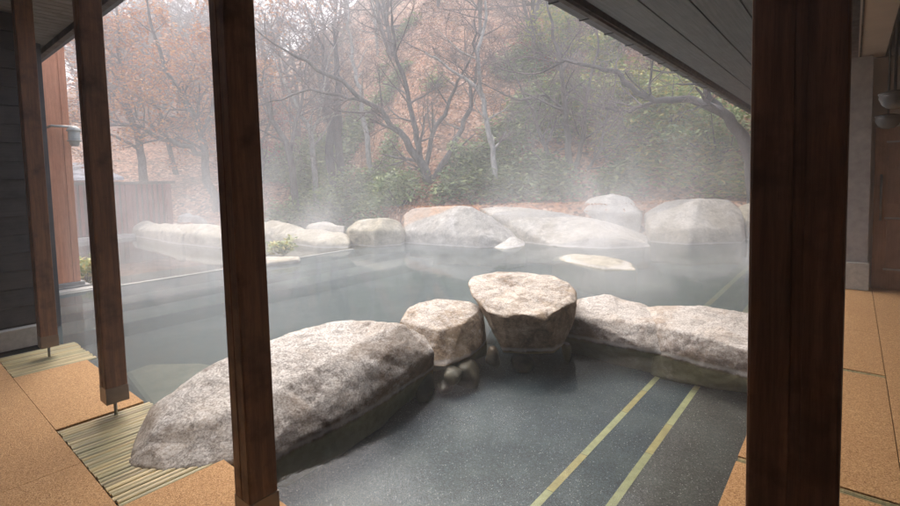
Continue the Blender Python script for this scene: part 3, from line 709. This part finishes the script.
# prototypes of free-grown background trees, copied over the slope
def free_tree(seed, Ht, r, leaves, ml, mt, lab):
    rnd = random.Random(seed); tk, cr = MB(), MB()
    n_ = rnd.choice([1, 2, 2, 3])
    for k in range(n_):
        d = Vector((rnd.gauss(0, .18), rnd.gauss(0, .18), 1)) if n_ > 1 else Vector((rnd.gauss(0, .06), rnd.gauss(0, .06), 1))
        p = Vector((rnd.gauss(0, .06), rnd.gauss(0, .06), -.4)); pts = [p]; rr = [r]
        for i in range(6):
            d = (d+Vector((rnd.gauss(0, .13), rnd.gauss(0, .13), .15))).normalized(); p = p+d*Ht*.6/6; pts.append(p); rr.append(r*(1-.09*(i+1)))
        tk.tube(pts, rr, 7, 0, cap=False)
        for j in range(13):
            i = rnd.randint(2, 6); s = Vector((rnd.gauss(0,1), rnd.gauss(0,1), rnd.uniform(.1, 1.))).normalized()
            branch(tk, cr, pts[i], s, Ht*.28*rnd.uniform(.6, 1.2), rr[i]*.5, 1, rnd, leaves, .12, .28, 4 if n_ < 3 else 3)
    return tree_obj((0,0,0), tk, cr, lab, mt, ml, 'bare trees growing over the hillside')
protos = [free_tree(101, 9, .14, None, None, Bg, 'bare grey tree growing on the leaf-strewn hillside'),
          free_tree(102, 8, .10, None, None, Bp, 'bare grey tree growing on the leaf-strewn hillside'),
          free_tree(103, 10, .15, (.08, 1), L_pink, Bg, 'tree with a few dry brown leaves left on the hillside'),
          free_tree(104, 8, .12, (.085, 2), L_org, Bg, 'tree with orange-brown leaves still on it on the hillside'),
          free_tree(105, 9, .12, None, None, Bg, 'bare grey tree growing on the leaf-strewn hillside')]
rnd = random.Random(77); used = set(); placed = []
def put(k, x, r_, s=1.):
    pr = protos[k]
    if k in used:
        q = pr.copy(); C.objects.link(q)
        for ch in list(pr.children):
            c = ch.copy(); C.objects.link(c); c.parent = q
    else: q = pr; used.add(k)
    q.location = tp(x, r_); q.rotation_euler = (0, 0, rnd.uniform(0, 6.28)); q.scale = (s,)*3
    # children carry no parent inverse offset, base at origin
for i in range(54):
    for _ in range(20):
        x = rnd.uniform(60, 780); r_ = rnd.uniform(24, 56) if x > 380 else rnd.uniform(30, 56)
        if all(abs(x-a)*r_/490+abs(r_-b) > 2.3 for a, b in placed): break
    placed.append((x, r_))
    left = x < 330
    k = rnd.choice([3, 3, 2, 2, 0]) if left else rnd.choice([0, 1, 4, 4, 2, 0])
    put(k, x, r_, rnd.uniform(.75, 1.25)*(1.15 if left else 1))
for i in range(16):
    for _ in range(20):
        x = rnd.uniform(90, 330); r_ = rnd.uniform(36, 58)
        if all(abs(x-a)*r_/490+abs(r_-b) > 1.6 for a, b in placed): break
    placed.append((x, r_)); put(rnd.choice([0, 1, 2, 4, 3]), x, r_, rnd.uniform(1.2, 1.6))
for k in range(5):
    if k not in used: put(k, 500+k*20, 40)

# ground cover: bamboo grass and low shrubs in drifts over the foot of the slope
def cover(name, m, label, n, xr, rr_, dens, size, hgt, seed, blade=2.6):
    rnd = random.Random(seed); g = MB(); c = 0; tries = 0
    while c < n and tries < n*12:
        tries += 1; x = rnd.uniform(*xr); r_ = rnd.uniform(*rr_); p = tp(x, r_)
        v = noise.fractal(Vector((p.x*.35+seed, p.y*.35, 1.7)), 1., 2., 3)
        if v < dens(x, r_): continue
        c += 1
        hh = hgt*(.5+v)*rnd.uniform(.4, 1.3)
        for k in range(5):
            q = p+Vector((rnd.gauss(0, .22), rnd.gauss(0, .22), max(.03, rnd.uniform(.1, 1.)*hh)))
            a = rnd.uniform(0, 6.28); u = Vector((math.cos(a), math.sin(a), rnd.uniform(-.6, .4))).normalized()*size*rnd.uniform(.6, 1.3)
            w = u.cross(Vector((rnd.gauss(0, .4), rnd.gauss(0, .4), 1))).normalized()*size/blade*2
            g.leaf(q, u, w)
    return tag(g.build(name, m), label, 'plants', None, 'stuff')
cover('bamboo_grass', L_grn, 'green bamboo grass covering the foot of the slope behind the far rocks', 10000, (268, 640), (16.2, 24), lambda x, r_: -.08+.05*smooth(500, 620, x)+.12*max(0, r_-(18.2+.9*math.sin(x*.05) if x > 400 else 30)), .13, .75, 1)
cover('bamboo_grass', L_grn, 'green bamboo grass on the left bank beyond the pond', 5000, (255, 420), (25.5, 31), lambda x, r_: -.15, .16, .9, 2)
cover('undergrowth', L_yg, 'yellow-green undergrowth on the right part of the slope', 7000, (530, 800), (16.5, 34), lambda x, r_: .20-.12*smooth(600, 760, x), .13, 1.1, 3)
cover('fallen_leaves', L_org, 'loose fallen leaves scattered along the bank', 9000, (255, 780), (14.5, 34), lambda x, r_: -.3, .07, .02, 4)
cover('fallen_leaves', leafy('pale_litter', [(.4,.25,.17),(.3,.16,.1),(.5,.36,.27)]), 'pale fallen leaves scattered over the upper slope', 9000, (250, 780), (18, 48), lambda x, r_: -.4, .10, .02, 5)

def bush(x, r_, s, label, m, seed, n=900, size=.1, name='shrub', el=1., group=None, loc=None):
    rnd = random.Random(seed); p = loc or tp(x, r_); e = empty(name, p, label, 'shrub', group); g = MB(); st = MB()
    blobs = [Vector((rnd.gauss(0, .45), rnd.gauss(0, .45), rnd.uniform(.25, 1.1)*el))*s for _ in range(14)]
    for b_ in blobs: st.tube([p+Vector((0,0,-.05)), p+b_*.5+Vector((rnd.gauss(0,.05),)*3), p+b_], [.02*s, .014*s, .006*s], 4)
    for i in range(n):
        b_ = rnd.choice(blobs); q = p+b_+Vector((rnd.gauss(0,1), rnd.gauss(0,1), rnd.gauss(0,.7)))*s*.2
        if q.z < p.z: continue
        a = rnd.uniform(0, 6.28); u = Vector((math.cos(a), math.sin(a), rnd.uniform(-.8, .5))).normalized()*size*rnd.uniform(.6, 1.3)
        w = u.cross(Vector((rnd.gauss(0, .5), rnd.gauss(0, .5), 1))).normalized()*size*.8; g.leaf(q, u, w)
    g.build('foliage', m, e); st.build('stem', Bg, e); return e
bush(343, 23.8, 1.5, 'rounded grey-green shrub at the foot of the two dark trunks', L_grn, 1, 1800, .13)
bush(370, 23, 1.4, 'grey-green shrub right of the dark trunks, at the bank', L_grn, 2, 1500, .13)
bush(400, 17.5, 1.0, 'green shrub left of the forked tree base', L_grn, 3, 1200, .11)
bush(460, 17.5, .9, 'low green shrub right of the forked tree base', L_grn, 4, 1200, .11)
bush(535, 23.5, .8, 'dark evergreen shrub high on the slope under the red maple', L_ev, 5, 1200, .11)
bush(615, 19., 1.6, 'yellow-green bush behind the white domed rock', L_yg, 6, 1800, .11)
bush(668, 18.5, 1.8, 'tall yellow-green bush behind the wide grey rock', L_yg, 7, 2200, .11)
bush(718, 18., 1.7, 'green bush at the foot of the dark old tree', L_grn, 8, 2000, .11)
bush(605, 22., 1.2, 'large green evergreen bush in the middle of the right slope', L_yg, 9, 2600, .12, el=1.5)
bush(560, 23., 1.7, 'green bush beside the leaning stems', L_yg, 10, 2000, .11, el=1.4)
bush(700, 22.5, 1.4, 'broad green bush on the upper right slope under the crooked limb', L_grn, 11, 2600, .13, el=1.4)
bush(0, 0, .33, 'spiky yellow-green tuft on the pool rim right of the tall post', L_yg, 12, 500, .075, name='grass_tuft', loc=gp(283, 256, WZ+.0))
bush(0, 0, .38, 'pale green tuft beside the orange pier', L_yg, 13, 400, .07, name='grass_tuft', loc=Vector((at(86,262,Y=11.2).x, 11.2, -.2)))

# ------------------------------------------------------------------ slatted screen fence and shed roof beyond the pond
FY = 19.5
fx0, fx1 = at(60, 200, Y=FY).x, at(171, 200, Y=FY).x; fz = at(168, 181, Y=FY).z
rt = empty('screen_fence', ((fx0+fx1)/2, FY, -.1), 'red-brown vertical slat screen fence across the pond, behind the cream rock', 'fence')
g = MB(); x = fx0
while x < fx1-.1: g.box(x, x+.10, FY-.03, FY, .02, fz-.1); x += .17
g.build('slats', M_fence, rt)
g = MB(); g.box(fx0-.1, fx1+.15, FY-.08, FY+.08, fz-.1, fz); g.build('top_rail', M_fascia, rt)
g = MB(); g.box(fx0-.1, fx1, FY+.001, FY+.05, .0, .9+.02); g.box(fx0, fx1, FY+.051, FY+.07, .0, fz-.1); g.build('back_panel', wood('fence_back', (.07, .03, .025), (.12, .055, .045)), rt)
for xx in (at(128, 200, Y=FY).x, at(168, 200, Y=FY).x):
    g = MB(); g.box(xx-.09, xx+.09, FY-.12, FY-.031, -.9, fz-.101); g.build('fence_post', M_fence, rt)
g = MB(); g.box(fx0-1, fx1+.6, FY-.4, FY+.5, -1.2, .0); tag(g.build('stone_kerb', M_stone_pale), 'stone kerb carrying the red-brown screen fence', 'kerb')
SY = 24.
sx1 = at(124, 178, Y=SY).x; sx0 = sx1-7; sz = at(120, 177, Y=SY).z; sh = at(112, 163, Y=SY+2).z
rt = empty('garden_shed', ((sx0+sx1)/2, SY+2, 0), 'shed with a pale snow-dusted roof behind the screen fence', 'shed')
g = MB(); g.box(sx0, sx1-.3, SY+.3, SY+3.7, -.5, sz); g.build('wall', M_fence, rt)
def snowroof():
    t = NT('snow_dusted_roof'); c = t.ramp(t.noise(t.pos(), 1.4, 6, .7), [(.42, (.75, .77, .8)), (.6, (.28, .3, .33))]); t.bsdf(c, .6); return t.m
g = MB(); rx = sx1-.7
g.add([(sx0, SY, sz), (sx1, SY, sz), (rx, SY+2, sh), (sx0, SY+2, sh), (sx0, SY+4, sz), (sx1, SY+4, sz), (sx0, SY, sz-.12), (sx1, SY, sz-.12), (sx1, SY+4, sz-.12), (sx0, SY+4, sz-.12)],
      [(0,1,2,3), (3,2,5,4), (1,5,2), (6,7,1,0), (7,8,5,1), (9,8,7,6), (0,3,4)])
g.build('roof', snowroof(), rt)

# ------------------------------------------------------------------ air: even haze and drifting steam
def vol_box(name, x0, x1, y0, y1, z0, z1, m):
    g = MB(); g.box(x0, x1, y0, y1, z0, z1); return tag(g.build(name, m), kind='stuff')
t = NT('haze'); v = t.n('ShaderNodeVolumePrincipled'); v.inputs['Color'].default_value = (.93, .95, .98, 1); v.inputs['Density'].default_value = .009
v.inputs['Anisotropy'].default_value = .2
t.l(v.outputs[0], t.out.inputs['Volume'])
vol_box('haze', -402, 402, -402, 402, -3.1, 40, t.m)
t = NT('steam'); v = t.n('ShaderNodeVolumePrincipled'); v.inputs['Color'].default_value = (.95, .96, .98, 1); v.inputs['Anisotropy'].default_value = .2
tc = t.n('ShaderNodeTexCoord'); mp = t.n('ShaderNodeMapping'); t.l(tc.outputs['Object'], mp.inputs[0]); mp.inputs['Scale'].default_value = (.55, .55, .34); mp.inputs['Location'].default_value = (3.3, 1.1, 0)
nn = t.noise(mp.outputs[0], 1., 4, .55, .7)
sx = t.n('ShaderNodeSeparateXYZ'); t.l(tc.outputs['Object'], sx.inputs[0])
hf = t.math('POWER', 2.718, t.math('MULTIPLY', t.math('ADD', sx.outputs[2], .12), -.8))
sm = t.n('ShaderNodeMapRange', interpolation_type='SMOOTHSTEP'); t.l(t.math('ADD', sx.outputs[0], sx.outputs[1]), sm.inputs[0])
sm.inputs[1].default_value = 6.6; sm.inputs[2].default_value = 9.5
dn = t.math('MULTIPLY', t.math('MULTIPLY', t.ramp(nn, [(.49, 0.), (.66, 1.)]), hf), sm.outputs[0])
def plume(px, py, rad, k):
    a = t.math('POWER', t.math('ADD', sx.outputs[0], -px), 2.); b = t.math('POWER', t.math('ADD', sx.outputs[1], -py), 2.)
    return t.math('MULTIPLY', t.math('POWER', 2.718, t.math('MULTIPLY', t.math('ADD', a, b), -1/rad**2)), k)
pl = t.math('ADD', plume(12.3, 3.6, 2.2, .34), plume(4.2, 9.0, 2.2, .10))
pl = t.math('MULTIPLY', t.math('MULTIPLY', pl, t.ramp(nn, [(.36, .1), (.6, 1.)])), hf)
t.l(t.math('ADD', t.math('MULTIPLY', dn, .25), pl), v.inputs['Density']); t.l(v.outputs[0], t.out.inputs['Volume'])
st = vol_box('steam', 1.7, 15.5, 1.2, 17.5, WZ+.004, 6.5, t.m)

# ------------------------------------------------------------------ light
w = D.worlds.new('World'); bpy.context.scene.world = w; w.use_nodes = True; nt = w.node_tree
sky = nt.nodes.new('ShaderNodeTexSky'); sky.sky_type = 'NISHITA'; sky.sun_disc = False
EL, ROT = math.radians(56), math.radians(22)   # thin cloud, light spread wide over the open side of the pool
sky.sun_elevation = EL; sky.sun_rotation = ROT; sky.dust_density = 6; sky.air_density = 1.2; sky.ozone_density = 1.5
bg = nt.nodes['Background']; nt.links.new(sky.outputs[0], bg.inputs[0]); bg.inputs[1].default_value = .15
sd = Vector((math.sin(ROT)*math.cos(EL), math.cos(ROT)*math.cos(EL), math.sin(EL)))
sl = D.lights.new('sun', 'SUN'); sl.energy = 1.5; sl.angle = math.radians(80); sl.color = (1, .96, .9)
so = D.objects.new('sun', sl); C.objects.link(so); so.rotation_euler = sd.to_track_quat('Z', 'Y').to_euler()
sc = bpy.context.scene
sc.view_settings.view_transform = 'Standard'; sc.view_settings.look = 'None'; sc.view_settings.gamma = 1; sc.view_settings.exposure = 1.62
sc.render.engine = 'CYCLES'
cy_ = sc.cycles; cy_.use_denoising = True; cy_.max_bounces = 8; cy_.transparent_max_bounces = 24; cy_.volume_bounces = 2
cy_.volume_step_rate = 4; cy_.volume_max_steps = 96; cy_.use_adaptive_sampling = True; cy_.adaptive_threshold = .02
cy_.caustics_reflective = False; cy_.caustics_refractive = False
